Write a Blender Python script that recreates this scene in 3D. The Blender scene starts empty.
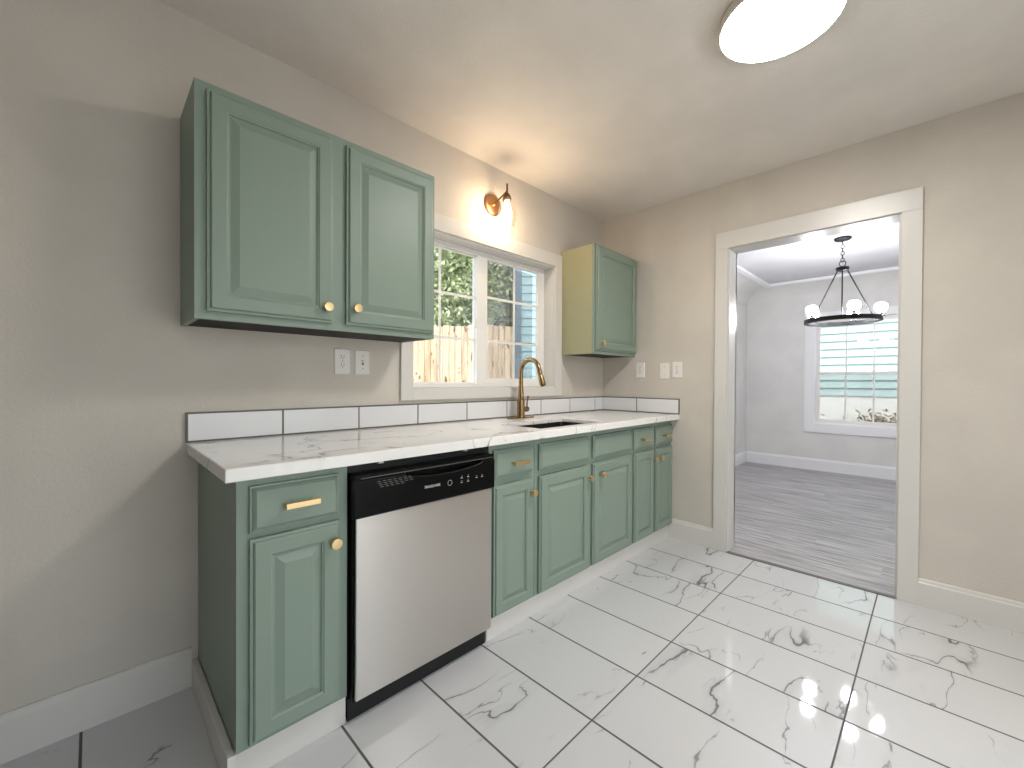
import bpy, bmesh, math, random
from mathutils import Vector, Matrix

S = bpy.context.scene
COL = S.collection
PI = math.pi

# ---------------------------------------------------------------- camera
CAM_F, CAM_CY = 420.74, 384.69
YAW, PITCH, ROLL = math.radians(45.0175), math.radians(-0.4628), math.radians(0.3071)
fw = Vector((math.cos(YAW) * math.cos(PITCH), math.sin(YAW) * math.cos(PITCH), math.sin(PITCH)))
rt0 = Vector((math.sin(YAW), -math.cos(YAW), 0))
up0 = rt0.cross(fw)
rt = math.cos(ROLL) * rt0 + math.sin(ROLL) * up0
up = rt.cross(fw)
cd = bpy.data.cameras.new('camera')
cd.sensor_fit = 'HORIZONTAL'; cd.sensor_width = 36.0
cd.lens = CAM_F * 36.0 / 1024.0
cd.shift_y = (CAM_CY - 384.0) / 1024.0
cd.clip_start = 0.02; cd.clip_end = 200
cam = bpy.data.objects.new('camera', cd); COL.objects.link(cam)
cam.matrix_world = Matrix(((rt.x, up.x, -fw.x, -3.0722), (rt.y, up.y, -fw.y, -1.9843), (rt.z, up.z, -fw.z, 1.1595), (0, 0, 0, 1)))
S.camera = cam

# ---------------------------------------------------------------- light and exposure
S.view_settings.view_transform = 'Standard'
S.view_settings.look = 'None'
S.view_settings.gamma = 1.0
S.view_settings.use_curve_mapping = False
S.view_settings.exposure = 1.10
DISC_STRENGTH = 33.0
SCONCE_STRENGTH = 63.0
CHANDELIER_STRENGTH = 66.0
w = bpy.data.worlds.new('World'); S.world = w; w.use_nodes = True
wn = w.node_tree.nodes; wl = w.node_tree.links
sky = wn.new('ShaderNodeTexSky'); sky.sky_type = 'NISHITA'; sky.sun_disc = False
sky.sun_elevation = math.radians(52); sky.sun_rotation = math.radians(225); sky.air_density = 1.0; sky.dust_density = 3.0
cloud = wn.new('ShaderNodeMix'); cloud.data_type = 'RGBA'          # high thin overcast in front of the blue
cloud.inputs[0].default_value = .65; cloud.inputs[7].default_value = (5.2, 5.2, 5.3, 1)
wl.new(sky.outputs[0], cloud.inputs[6]); wl.new(cloud.outputs[2], wn['Background'].inputs['Color'])
wn['Background'].inputs['Strength'].default_value = 0.33
sd = bpy.data.lights.new('sun', 'SUN'); sd.energy = 1.2; sd.angle = math.radians(1.5); sd.color = (1, .95, .88)
so = bpy.data.objects.new('sun', sd); COL.objects.link(so)
so.rotation_euler = Vector((-.80, -.16, .90)).to_track_quat('Z', 'Y').to_euler()
so.location = (-4, -4, 8)


# ---------------------------------------------------------------- material helpers
class NT:
    def __init__(s, name):
        s.m = bpy.data.materials.new(name); s.m.use_nodes = True
        s.n = s.m.node_tree.nodes; s.l = s.m.node_tree.links
        s.b = s.n['Principled BSDF']; s.out = s.n['Material Output']
        s._tc = None

    def put(s, sock, v):
        if isinstance(v, bpy.types.NodeSocket): s.l.new(v, sock)
        elif v is not None:
            if isinstance(v, (tuple, list)) and len(v) == 3 and sock.type == 'RGBA': v = (*v, 1)
            sock.default_value = v

    def obj(s):
        if not s._tc: s._tc = s.n.new('ShaderNodeTexCoord')
        return s._tc.outputs['Object']

    def math(s, op, a, b=None, c=None):
        n = s.n.new('ShaderNodeMath'); n.operation = op
        s.put(n.inputs[0], a)
        if b is not None: s.put(n.inputs[1], b)
        if c is not None: s.put(n.inputs[2], c)
        return n.outputs[0]

    def sep(s, v):
        n = s.n.new('ShaderNodeSeparateXYZ'); s.put(n.inputs[0], v); return n.outputs

    def comb(s, x, y, z=0.0):
        n = s.n.new('ShaderNodeCombineXYZ')
        for i, v in enumerate((x, y, z)): s.put(n.inputs[i], v)
        return n.outputs[0]

    def vmath(s, op, a, b=None):
        n = s.n.new('ShaderNodeVectorMath'); n.operation = op
        s.put(n.inputs[0], a)
        if b is not None:
            if op == 'SCALE': s.put(n.inputs['Scale'], b)
            else: s.put(n.inputs[1], b)
        return n.outputs[0]

    def mapping(s, v, loc=(0, 0, 0), rot=(0, 0, 0), scale=(1, 1, 1)):
        n = s.n.new('ShaderNodeMapping'); s.put(n.inputs[0], v)
        n.inputs[1].default_value = loc; n.inputs[2].default_value = rot; n.inputs[3].default_value = scale
        return n.outputs[0]

    def noise(s, v, scale, detail=4, rough=.5, dist=0.0):
        n = s.n.new('ShaderNodeTexNoise'); s.put(n.inputs['Vector'], v)
        n.inputs['Scale'].default_value = scale; n.inputs['Detail'].default_value = detail
        n.inputs['Roughness'].default_value = rough; n.inputs['Distortion'].default_value = dist
        return n.outputs['Fac']

    def white(s, v):
        n = s.n.new('ShaderNodeTexWhiteNoise'); n.noise_dimensions = '3D'; s.put(n.inputs['Vector'], v); return n.outputs

    def ramp(s, f, a, b, lo=0.0, hi=1.0):
        n = s.n.new('ShaderNodeMapRange'); n.interpolation_type = 'SMOOTHSTEP'
        s.put(n.inputs[0], f)
        for i, v in enumerate((a, b, lo, hi)): n.inputs[i + 1].default_value = v
        return n.outputs[0]

    def mix(s, f, a, b):
        n = s.n.new('ShaderNodeMix'); n.data_type = 'RGBA'
        s.put(n.inputs[0], f); s.put(n.inputs[6], a); s.put(n.inputs[7], b)
        return n.outputs[2]

    def bump(s, h, strength, dist=.002):
        n = s.n.new('ShaderNodeBump'); s.put(n.inputs['Height'], h)
        n.inputs['Strength'].default_value = strength; n.inputs['Distance'].default_value = dist
        s.l.new(n.outputs[0], s.b.inputs['Normal'])

    def set(s, color=None, rough=None, metal=None, spec=None, coat=None, **k):
        if color is not None: s.put(s.b.inputs['Base Color'], color)
        if rough is not None: s.put(s.b.inputs['Roughness'], rough)
        if metal is not None: s.put(s.b.inputs['Metallic'], metal)
        if spec is not None: s.put(s.b.inputs['Specular IOR Level'], spec)
        if coat is not None: s.put(s.b.inputs['Coat Weight'], coat)
        for a, v in k.items(): s.put(s.b.inputs[a.replace('_', ' ')], v)
        return s


def srgb(r, g, b):
    f = lambda c: (c / 255) / 12.92 if c <= 10 else ((c / 255 + .055) / 1.055) ** 2.4
    return (f(r), f(g), f(b))


M = {}


def plain(name, color, rough=.5, metal=0.0, bump=None, **k):
    t = NT(name).set(color, rough, metal, **k)
    if bump: t.bump(t.noise(t.obj(), bump[0], 5), bump[1], bump[2] if len(bump) > 2 else .002)
    else:
        n = t.noise(t.obj(), 35, 3)
        t.put(t.b.inputs['Roughness'], t.ramp(n, .3, .7, max(0, rough - .03 * (rough > .3)), min(1, rough + .03 * (rough > .3))))
    M[name] = t.m
    return t


def plaster(name, color, strength=.35):
    t = NT(name)
    n1 = t.noise(t.obj(), 3.0, 3)
    c2 = tuple(x * .94 for x in color)
    t.set(t.mix(t.ramp(n1, .35, .65), color, c2), .62, spec=.3)
    h = t.noise(t.obj(), 95, 4, .6)
    t.bump(h, strength, .006)
    M[name] = t.m


plaster('wall_paint', srgb(206, 199, 189))
plaster('ceiling_paint', srgb(230, 224, 216), .25)
plaster('dining_paint', srgb(226, 224, 222), .2)
plaster('dining_ceiling', srgb(206, 206, 210), .15)
plain('trim_white', srgb(212, 209, 204), .3, bump=(60, .04))
plain('dining_trim', srgb(238, 238, 240), .3, bump=(60, .04))
plain('window_vinyl', srgb(236, 234, 230), .3)
t = plain('green_paint', srgb(130, 146, 133), .42, bump=(220, .12, .001), spec=.45)
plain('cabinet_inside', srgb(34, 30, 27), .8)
plain('sconce_lit_side', srgb(160, 158, 124), .5, bump=(220, .1, .001))  # cabinet side with the sconce's warm light put into its colour
plain('brass', srgb(226, 196, 146), .3, 1.0)
plain('antique_brass', srgb(150, 124, 88), .26, 1.0)
plain('bronze_warm', srgb(186, 138, 96), .32, 1.0)
plain('bronze_dark', srgb(112, 78, 52), .3, 1.0)
plain('black_plastic', srgb(7, 7, 8), .28, spec=.14)
plain('black_matte', srgb(10, 10, 10), .6)
plain('white_print', srgb(225, 225, 225), .5)
plain('outlet_white', srgb(228, 225, 220), .35)
plain('slot_dark', srgb(40, 38, 36), .6)
plain('metal_trim', srgb(104, 101, 97), .5, .2)
plain('black_iron', srgb(22, 22, 25), .4, .6)
plain('leaf', srgb(140, 124, 98), .6)
plain('bark', srgb(80, 66, 54), .9)
plain('soil', srgb(150, 142, 128), .95, bump=(6, .6, .03))

# brushed steel door
t = NT('stainless')
n = t.noise(t.mapping(t.obj(), scale=(1.2, 1, 260)), 3, 4, .6)
t.set(srgb(206, 202, 197), t.ramp(n, .3, .7, .30, .38), 1.0)
t.b.inputs['Anisotropic'].default_value = .75; t.b.inputs['Anisotropic Rotation'].default_value = .25
tg = t.n.new('ShaderNodeTangent'); tg.direction_type = 'RADIAL'; tg.axis = 'Z'; t.l.new(tg.outputs[0], t.b.inputs['Tangent'])
M['stainless'] = t.m
t = NT('sink_steel')
t.set(srgb(84, 80, 77), .42, 1.0); t.bump(t.noise(t.obj(), 300, 2), .05, .001)
M['sink_steel'] = t.m

# glass: thin sheets that transmit and mirror
def glass(name, tint=(1, 1, 1), base=.05, edge=.5):
    m = bpy.data.materials.new(name); m.use_nodes = True
    n, l = m.node_tree.nodes, m.node_tree.links
    n.remove(n['Principled BSDF'])
    tr = n.new('ShaderNodeBsdfTransparent'); tr.inputs[0].default_value = (*tint, 1)
    gl = n.new('ShaderNodeBsdfGlossy'); gl.inputs['Roughness'].default_value = .02
    lw = n.new('ShaderNodeLayerWeight'); lw.inputs[0].default_value = .35
    mr = n.new('ShaderNodeMapRange'); l.new(lw.outputs['Facing'], mr.inputs[0])
    mr.inputs[3].default_value = base; mr.inputs[4].default_value = edge
    mx = n.new('ShaderNodeMixShader'); l.new(mr.outputs[0], mx.inputs[0]); l.new(tr.outputs[0], mx.inputs[1]); l.new(gl.outputs[0], mx.inputs[2])
    l.new(mx.outputs[0], n['Material Output'].inputs[0])
    M[name] = m


glass('pane_glass', (.97, .99, .98), .04, .35)
glass('shade_glass', (.97, .96, .94), .06, .6)

m = bpy.data.materials.new('insect_mesh'); m.use_nodes = True
n, l = m.node_tree.nodes, m.node_tree.links
n.remove(n['Principled BSDF'])
a = n.new('ShaderNodeBsdfTransparent'); b = n.new('ShaderNodeBsdfDiffuse'); b.inputs[0].default_value = (.10, .11, .12, 1)
mx = n.new('ShaderNodeMixShader'); mx.inputs[0].default_value = .28
l.new(a.outputs[0], mx.inputs[1]); l.new(b.outputs[0], mx.inputs[2]); l.new(mx.outputs[0], n['Material Output'].inputs[0])
M['insect_mesh'] = m


def emit(name, color, strength):
    m = bpy.data.materials.new(name); m.use_nodes = True
    n, l = m.node_tree.nodes, m.node_tree.links
    n.remove(n['Principled BSDF'])
    e = n.new('ShaderNodeEmission'); e.inputs[0].default_value = (*color, 1); e.inputs[1].default_value = strength
    l.new(e.outputs[0], n['Material Output'].inputs[0]); M[name] = m


emit('disc_glow', (1.0, .96, .91), DISC_STRENGTH)
emit('warm_bulb', (1.0, .74, .48), SCONCE_STRENGTH)
emit('cool_bulb', (.96, .97, 1.0), CHANDELIER_STRENGTH)


def veins(t, p, scale, width, lo, hi):
    """thin crooked vein mask (0..1) and its soft cloud"""
    w1 = t.noise(p, scale * 3.5, 3, .5); w2 = t.noise(t.vmath('ADD', p, (3.7, 9.2, 1.1)), scale * 3.5, 3, .5)
    q = t.vmath('ADD', p, t.vmath('SCALE', t.comb(t.math('SUBTRACT', w1, .5), t.math('SUBTRACT', w2, .5), 0.0), .42 / scale))
    d = t.math('ABSOLUTE', t.math('SUBTRACT', t.noise(q, scale, 2, .45), .5))
    thick = t.ramp(t.noise(p, scale * 1.7, 2), .3, .75, .25, 1.6)
    d = t.math('DIVIDE', d, thick)
    line = t.ramp(d, 0.0, width, 1, 0)
    cloud = t.ramp(d, 0.0, width * 5, 1, 0)
    mask = t.ramp(t.noise(t.vmath('ADD', p, (7.3, 2.1, 4.4)), scale * 1.1, 3), lo, hi)
    return t.math('MULTIPLY', line, mask), t.math('MULTIPLY', cloud, mask)


# polished marble tile, stack-bonded 12 x 24 inch
TX0, TS, TY0, TL = -0.3161, 0.3092, -1.169, 0.61
t = NT('marble_tile')
x, y, z = t.sep(t.obj())
u = t.math('DIVIDE', t.math('SUBTRACT', x, TX0), TS)
v = t.math('DIVIDE', t.math('SUBTRACT', y, TY0), TL)
iu, iv = t.math('FLOOR', u), t.math('FLOOR', v)
fu, fv = t.math('SUBTRACT', u, iu), t.math('SUBTRACT', v, iv)
eu = t.math('MULTIPLY', t.math('SUBTRACT', .5, t.math('ABSOLUTE', t.math('SUBTRACT', fu, .5))), TS)
ev = t.math('MULTIPLY', t.math('SUBTRACT', .5, t.math('ABSOLUTE', t.math('SUBTRACT', fv, .5))), TL)
edge = t.math('MINIMUM', t.math('SUBTRACT', eu, .0012), ev)
grout = t.ramp(edge, .0021, .0031, 1, 0)
rnd = t.white(t.comb(iu, iv, 3.0))
off = t.vmath('SCALE', rnd[1], 40.0)
p = t.vmath('ADD', t.mapping(t.obj(), rot=(0, 0, math.radians(33)), scale=(.55, 1.7, 1)), off)
l1, c1 = veins(t, p, 1.7, .0075, .47, .58)
l2, c2 = veins(t, t.vmath('ADD', p, (11, 5, 2)), 4.2, .008, .52, .62)
vein = t.math('MAXIMUM', t.math('MULTIPLY', l1, .85), t.math('MULTIPLY', l2, .65))
cloud = t.math('MULTIPLY', t.math('MAXIMUM', c1, t.math('MULTIPLY', c2, .6)), .22)
base = t.mix(t.noise(p, .8, 3), srgb(196, 197, 199), srgb(207, 208, 209))
col = t.mix(cloud, base, srgb(150, 152, 156))
col = t.mix(vein, col, srgb(84, 85, 90))
col = t.mix(grout, col, srgb(88, 86, 86))
t.set(col, t.ramp(grout, 0, 1, .05, .8), spec=.55)
t.bump(t.ramp(edge, .0015, .0045), .5, .002)
M['marble_tile'] = t.m

# quartz counter
t = NT('quartz')
p = t.mapping(t.obj(), loc=(3.1, 1.7, .4), rot=(.2, .1, .9), scale=(1.0, 1.0, 1.0))
l1, c1 = veins(t, p, 2.6, .010, .47, .58)
l2, c2 = veins(t, t.vmath('ADD', p, (4, 8, 2)), 5.5, .010, .55, .66)
vein = t.math('MAXIMUM', t.math('MULTIPLY', l1, .8), t.math('MULTIPLY', l2, .5))
col = t.mix(t.math('MULTIPLY', c1, .16), srgb(236, 234, 230), srgb(168, 162, 154))
col = t.mix(vein, col, srgb(112, 106, 98))
t.set(col, .12, spec=.5)
M['quartz'] = t.m

# glazed backsplash tile with joints
t = NT('splash_tile')
t.set(t.mix(t.noise(t.obj(), 2, 2), srgb(222, 223, 226), srgb(230, 230, 232)), .12, spec=.5)
M['splash_tile'] = t.m

# grey vinyl planks, boards along y
t = NT('grey_plank')
x, y, z = t.sep(t.obj())
row = t.math('FLOOR', t.math('DIVIDE', x, .15))
rr = t.white(t.comb(row, 0.0, 1.0))[0]
yy = t.math('ADD', y, t.math('MULTIPLY', rr, 1.2))
pl = t.math('FLOOR', t.math('DIVIDE', yy, 1.2))
pr_ = t.white(t.comb(row, pl, 5.0))
g = t.noise(t.vmath('ADD', t.mapping(t.obj(), scale=(26, 1.1, 1)), t.vmath('SCALE', pr_[1], 20.0)), 2.4, 6, .62)
col = t.mix(t.ramp(g, .3, .72), srgb(122, 120, 121), srgb(212, 210, 210))
col = t.mix(t.math('MULTIPLY', pr_[0], .35), col, srgb(138, 136, 138))
fx = t.math('SUBTRACT', t.math('DIVIDE', x, .15), row)
gap = t.ramp(t.math('SUBTRACT', .5, t.math('ABSOLUTE', t.math('SUBTRACT', fx, .5))), .004, .016, 1, 0)
col = t.mix(t.math('MULTIPLY', gap, .6), col, srgb(58, 57, 60))
t.set(col, .42, spec=.35); t.bump(g, .12, .002)
M['grey_plank'] = t.m

# lap siding paints and fence cedar
plain('siding_blue', srgb(150, 182, 192), .6)
plain('siding_navy', srgb(98, 118, 136), .6)
plain('siding_aqua', srgb(172, 194, 194), .6)
plain('foundation', srgb(226, 226, 224), .9)
t = NT('cedar')
x, y, z = t.sep(t.obj())
idx = t.math('FLOOR', t.math('DIVIDE', t.math('ADD', x, 3.98), .088))
wr = t.white(t.comb(idx, 0.0, 0.0))
g = t.noise(t.vmath('ADD', t.mapping(t.obj(), scale=(9, 9, .8)), t.vmath('SCALE', wr[1], 9.0)), 2.5, 5, .6)
k = t.noise(t.vmath('ADD', t.mapping(t.obj(), scale=(8, 8, 3.2)), t.vmath('SCALE', wr[1], 5.0)), 2.2, 2)
col = t.mix(t.ramp(g, .35, .7), srgb(206, 184, 156), srgb(160, 128, 98))
col = t.mix(t.math('MULTIPLY', wr[0], .4), col, srgb(232, 218, 196))
col = t.mix(t.ramp(k, .62, .68), col, srgb(104, 78, 58))
t.set(col, .85)
M['cedar'] = t.m


# ---------------------------------------------------------------- geometry helpers
WORLD = {}


class MB:
    """collects shapes in world coordinates, then links them as ONE mesh object"""
    def __init__(s): s.bm = bmesh.new()

    def box(s, x0, x1, y0, y1, z0, z1):
        v = [s.bm.verts.new(c) for c in ((x0, y0, z0), (x1, y0, z0), (x1, y1, z0), (x0, y1, z0), (x0, y0, z1), (x1, y0, z1), (x1, y1, z1), (x0, y1, z1))]
        for f in ((0, 3, 2, 1), (4, 5, 6, 7), (0, 1, 5, 4), (1, 2, 6, 5), (2, 3, 7, 6), (3, 0, 4, 7)):
            s.bm.faces.new([v[i] for i in f])
        return s

    def quad(s, *pts):
        s.bm.faces.new([s.bm.verts.new(p) for p in pts]); return s

    def loops(s, rings, cap0=True, cap1=True, closed=True):
        R = [[s.bm.verts.new(p) for p in r] for r in rings]
        n = len(R[0])
        for a, b in zip(R, R[1:]):
            for i in range(n if closed else n - 1):
                j = (i + 1) % n
                s.bm.faces.new((a[i], a[j], b[j], b[i]))
        if cap0: s.bm.faces.new(list(reversed(R[0])))
        if cap1: s.bm.faces.new(R[-1])
        return s

    def lathe(s, c, axis, prof, n=32, cap0=True, cap1=True):
        """prof: (radius, distance along axis)"""
        ax = Vector(axis).normalized()
        a = ax.orthogonal().normalized(); b = ax.cross(a)
        c = Vector(c)
        rings = [[c + ax * h + (a * math.cos(2 * PI * i / n) + b * math.sin(2 * PI * i / n)) * max(r, 1e-5) for i in range(n)] for r, h in prof]
        return s.loops(rings, cap0, cap1)

    def tube(s, pts, r, n=14, caps=True):
        pts = [Vector(p) for p in pts]
        rr = r if isinstance(r, (list, tuple)) else [r] * len(pts)
        rings = []; prev = None
        for i, p in enumerate(pts):
            d = (pts[min(i + 1, len(pts) - 1)] - pts[max(i - 1, 0)]).normalized()
            if prev is None: a = d.orthogonal().normalized()
            else: a = (prev - d * prev.dot(d)).normalized()
            prev = a; b = d.cross(a)
            rings.append([p + (a * math.cos(2 * PI * k / n) + b * math.sin(2 * PI * k / n)) * rr[i] for k in range(n)])
        return s.loops(rings, caps, caps)

    def torus(s, c, axis, R, r, n=48, k=12):
        ax = Vector(axis).normalized(); a = ax.orthogonal().normalized(); b = ax.cross(a); c = Vector(c)
        rings = []
        for i in range(n + 1):
            t_ = 2 * PI * i / n; d = a * math.cos(t_) + b * math.sin(t_)
            rings.append([c + d * (R + r * math.cos(2 * PI * j / k)) + ax * (r * math.sin(2 * PI * j / k)) for j in range(k)])
        s.loops(rings, False, False); bmesh.ops.remove_doubles(s.bm, verts=s.bm.verts[:], dist=1e-6)
        return s

    def sphere(s, c, r, sc=(1, 1, 1), n=24):
        mat = Matrix.Translation(c) @ Matrix.Diagonal((sc[0], sc[1], sc[2], 1))
        bmesh.ops.create_uvsphere(s.bm, u_segments=n, v_segments=n // 2, radius=r, matrix=mat); return s

    def build(s, name, mat, parent=None, origin=None, bevel=0.0, smooth=False, xform=None):
        bm = s.bm
        if xform is not None: bmesh.ops.transform(bm, matrix=xform, verts=bm.verts[:])
        bmesh.ops.recalc_face_normals(bm, faces=bm.faces[:])
        if origin is None:
            lo = [min(v.co[i] for v in bm.verts) for i in range(3)]; hi = [max(v.co[i] for v in bm.verts) for i in range(3)]
            origin = ((lo[0] + hi[0]) / 2, (lo[1] + hi[1]) / 2, lo[2])
        origin = Vector(origin)
        for v in bm.verts: v.co -= origin
        me = bpy.data.meshes.new(name); bm.to_mesh(me); bm.free()
        me.materials.append(M[mat])
        if smooth:
            for p_ in me.polygons: p_.use_smooth = True
            me.set_sharp_from_angle(angle=math.radians(38))
        o = bpy.data.objects.new(name, me); COL.objects.link(o)
        place(o, origin, parent)
        if bevel:
            b_ = o.modifiers.new('edge', 'BEVEL'); b_.width = bevel; b_.segments = 2; b_.limit_method = 'ANGLE'; b_.angle_limit = math.radians(50)
        return o


def place(o, origin, parent):
    origin = Vector(origin)
    WORLD[o.name] = origin
    if parent: o.parent = parent; o.location = origin - WORLD[parent.name]
    else: o.location = origin


def tag(o, label=None, cat=None, group=None, kind=None):
    if label: o['label'] = label
    if cat: o['category'] = cat
    if group: o['group'] = group
    if kind: o['kind'] = kind
    return o


def thing(name, label, cat, loc, group=None):
    o = bpy.data.objects.new(name, None); COL.objects.link(o); o.empty_display_size = .1
    place(o, loc, None)
    return tag(o, label, cat, group)


def setting(name, label=None, cat=None, loc=(0, 0, 0)):
    o = bpy.data.objects.new(name, None); COL.objects.link(o); o.empty_display_size = .1
    place(o, loc, None)
    return tag(o, label, cat, kind='structure')


def struct(mb, name, mat, label, cat, origin=(0, 0, 0), bevel=0.0):
    return tag(mb.build(name, mat, origin=origin, bevel=bevel), label, cat, kind='structure')


def frame_boxes(mb, x0, x1, z0, z1, wl_, wr_, wb, wt, y0, y1):
    """a rectangular ring in the xz plane"""
    mb.box(x0, x0 + wl_, y0, y1, z0, z1); mb.box(x1 - wr_, x1, y0, y1, z0, z1)
    if wb: mb.box(x0 + wl_, x1 - wr_, y0, y1, z0, z0 + wb)
    if wt: mb.box(x0 + wl_, x1 - wr_, y0, y1, z1 - wt, z1)
    return mb


# ================================================================ SETTING
H = 2.52
WX0, WX1, WZ0, WZ1 = -1.854, -0.655, 1.115, 2.004          # kitchen window opening
DY0, DY1, DZ = -1.8577, -0.99, 2.067                        # doorway opening
BX = 0.13                                                   # thickness of the doorway wall
KX0, KY0 = -7.0, -3.3
FX1, FY0, FY1 = 3.72, -2.75, -0.05                          # dining room
struct(MB().box(KX0, 0.0, KY0, 0, -.06, 0), 'floor', 'marble_tile', 'white marble-look polished floor tiles with dark grout in the kitchen', 'floor')
struct(MB().box(0.0, FX1 + .12, FY0 - .12, .1, -.06, -.001), 'floor_dining', 'grey_plank', 'grey wood-look plank floor in the room beyond the doorway', 'floor')
struct(MB().box(KX0, BX, KY0, 0.15, H, H + .08), 'ceiling', 'ceiling_paint', 'plain off-white kitchen ceiling', 'ceiling')
mb = MB()
mb.box(KX0, WX0, 0, .15, -.06, H); mb.box(WX1, 0, 0, .15, -.06, H); mb.box(WX0, WX1, 0, .15, -.06, WZ0); mb.box(WX0, WX1, 0, .15, WZ1, H)
struct(mb, 'wall_window', 'wall_paint', 'greige textured kitchen wall holding the window over the sink', 'wall')
mb = MB()
mb.box(0, BX, DY1, 0.15, 0, H); mb.box(0, BX, KY0, DY0, 0, H); mb.box(0, BX, DY0, DY1, DZ + .01, H)
struct(mb, 'wall_doorway', 'wall_paint', 'greige kitchen wall with the cased doorway', 'wall')
struct(MB().box(KX0 - .12, KX0, KY0, .15, -.06, H), 'wall_back', 'wall_paint', 'greige kitchen wall opposite the doorway', 'wall')
GX0, GX1, GZ = -3.45, -1.05, 2.15                            # patio door added across from the sink, outside the frame, for daylight fill
mb = MB()
mb.box(KX0 - .12, GX0, KY0 - .12, KY0, -.06, H).box(GX1, BX, KY0 - .12, KY0, -.06, H).box(GX0, GX1, KY0 - .12, KY0, GZ, H)
struct(mb, 'wall_side', 'wall_paint', 'greige kitchen wall opposite the sink', 'wall')


def base_profile(mb, a, b, nrm, h=.14, th=.016):
    """baseboard with a small stepped cap, from point a to b, nrm = direction into the room"""
    a, b, n_ = Vector((*a, 0)), Vector((*b, 0)), Vector((*nrm, 0))
    prof = [(0, 0), (th, 0), (th, h - .022), (th - .005, h - .016), (th - .006, h - .005), (th - .010, h), (0, h)]
    rings = [[p_ + n_ * d_ + Vector((0, 0, z_)) for d_, z_ in prof] for p_ in (a, b)]
    mb.loops(rings)
    return mb


struct(base_profile(MB(), (KX0, 0), (-2.805, 0), (0, -1), .145), 'baseboard_window_wall', 'trim_white', 'white baseboard along the bare wall left of the base cabinets', 'baseboard')
struct(base_profile(MB(), (0, -.593), (0, -.912), (-1, 0)), 'baseboard_corner', 'trim_white', 'short white baseboard between the last cabinet and the doorway', 'baseboard')
struct(base_profile(MB(), (0, -1.9395), (0, KY0), (-1, 0)), 'baseboard_doorway_wall', 'trim_white', 'white baseboard on the wall right of the doorway', 'baseboard')
struct(MB().box(-2.806, -2.786, -.60, -.001, 0, .097), 'baseboard_cabinet_end', 'trim_white', 'white skirting board at the open end of the base cabinets', 'baseboard', bevel=.002)
struct(MB().box(-2.786, -2.467, -.592, -.575, 0, .097), 'baseboard_cabinet', 'trim_white', 'white toe board under the narrow cabinet left of the dishwasher', 'baseboard', bevel=.0015)
struct(MB().box(-1.833, -.001, -.592, -.575, 0, .095), 'baseboard_cabinet_run', 'trim_white', 'long white toe board under the cabinets right of the dishwasher', 'baseboard', bevel=.0015)

# doorway casing and jamb
d1 = setting('door_1', 'wide white cased doorway opening into the dining room', 'doorway', (0, (DY0 + DY1) / 2, 0))
MB().box(-.018, 0, -.990, -.912, 0, DZ + .004).build('side_casing', 'trim_white', d1, bevel=.0015)
MB().box(-.018, 0, -1.9395, -1.8577, 0, DZ + .004).build('side_casing', 'trim_white', d1, bevel=.0015)
MB().box(-.019, 0, -1.9395, -.912, DZ + .004, 2.184).build('header_casing', 'trim_white', d1, bevel=.0015)
mb = MB()
mb.box(-.004, .152, -1.0, -.990, 0, DZ + .01).box(-.004, .152, -1.8577, -1.8477, 0, DZ + .01)
mb.build('jamb', 'trim_white', d1, bevel=.001)
MB().box(-.004, .152, -1.8477, -1.0, DZ, DZ + .01).build('head_jamb', 'trim_white', d1, bevel=.001)
MB().box(.13, .148, -1.0, -.912, 0, 2.184).box(.13, .148, -1.9395, -1.8477, 0, 2.184).box(.13, .148, -1.8477, -1.0, DZ + .01, 2.184).build('rear_casing', 'trim_white', d1, bevel=.0015)
struct(MB().box(-.020, .012, -1.8477, -1.0, 0, .004), 'trim_1', 'metal_trim', 'thin metal strip where tile meets planks in the doorway', 'threshold', bevel=.001)

# kitchen window
w1 = setting('window_1', 'white sliding kitchen window with grilles over the sink', 'window', ((WX0 + WX1) / 2, 0, WZ0))
mb = MB(); frame_boxes(mb, -1.926, -.581, 1.055, 2.095, .072, .074, .060, .091, -.018, 0)
mb.build('casing', 'trim_white', w1, bevel=.002)
mb = MB(); frame_boxes(mb, WX0, WX1, WZ0, WZ1, .008, .008, .008, .008, -.004, .15)
mb.build('window_jamb', 'trim_white', w1)
mb = MB(); frame_boxes(mb, WX0 + .008, WX1 - .008, WZ0 + .008, WZ1 - .008, .032, .032, .020, .026, .088, .148)
fr = mb.build('window_frame', 'window_vinyl', w1, bevel=.002)


def sash(x0, x1, y, glass_l, glass_r, zb, zt, mv, mh):
    z0, z1 = WZ0 + .028, WZ1 - .034
    mb = MB(); frame_boxes(mb, x0, x1, z0, z1, glass_l - x0, x1 - glass_r, zb - z0, z1 - zt, y - .012, y + .012)
    s_ = mb.build('sash', 'window_vinyl', w1, bevel=.002)
    MB().box(glass_l, glass_r, y - .002, y + .002, zb, zt).build('glass_pane', 'pane_glass', s_)
    g_ = MB()
    for x_ in mv: g_.box(x_ - .008, x_ + .008, y - .006, y - .0021, zb, zt)
    for z_ in mh: g_.box(glass_l, glass_r, y - .0062, y - .0021, z_ - .008, z_ + .008)
    g_.build('grille', 'window_vinyl', s_)
    return s_


sash(-1.815, -1.225, .128, -1.775, -1.318, 1.152, 1.962, (-1.585,), (1.425, 1.697))
rs = sash(-1.318, -.694, .102, -1.232, -.733, 1.178, 1.958, (-.976,), (1.425, 1.712))
MB().box(-1.232, -.733, .1440, .1445, 1.178, 1.958).build('insect_screen', 'insect_mesh', w1)
MB().box(-1.345, -1.322, .080, .090, 1.50, 1.56).build('latch', 'window_vinyl', w1, bevel=.003)

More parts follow.
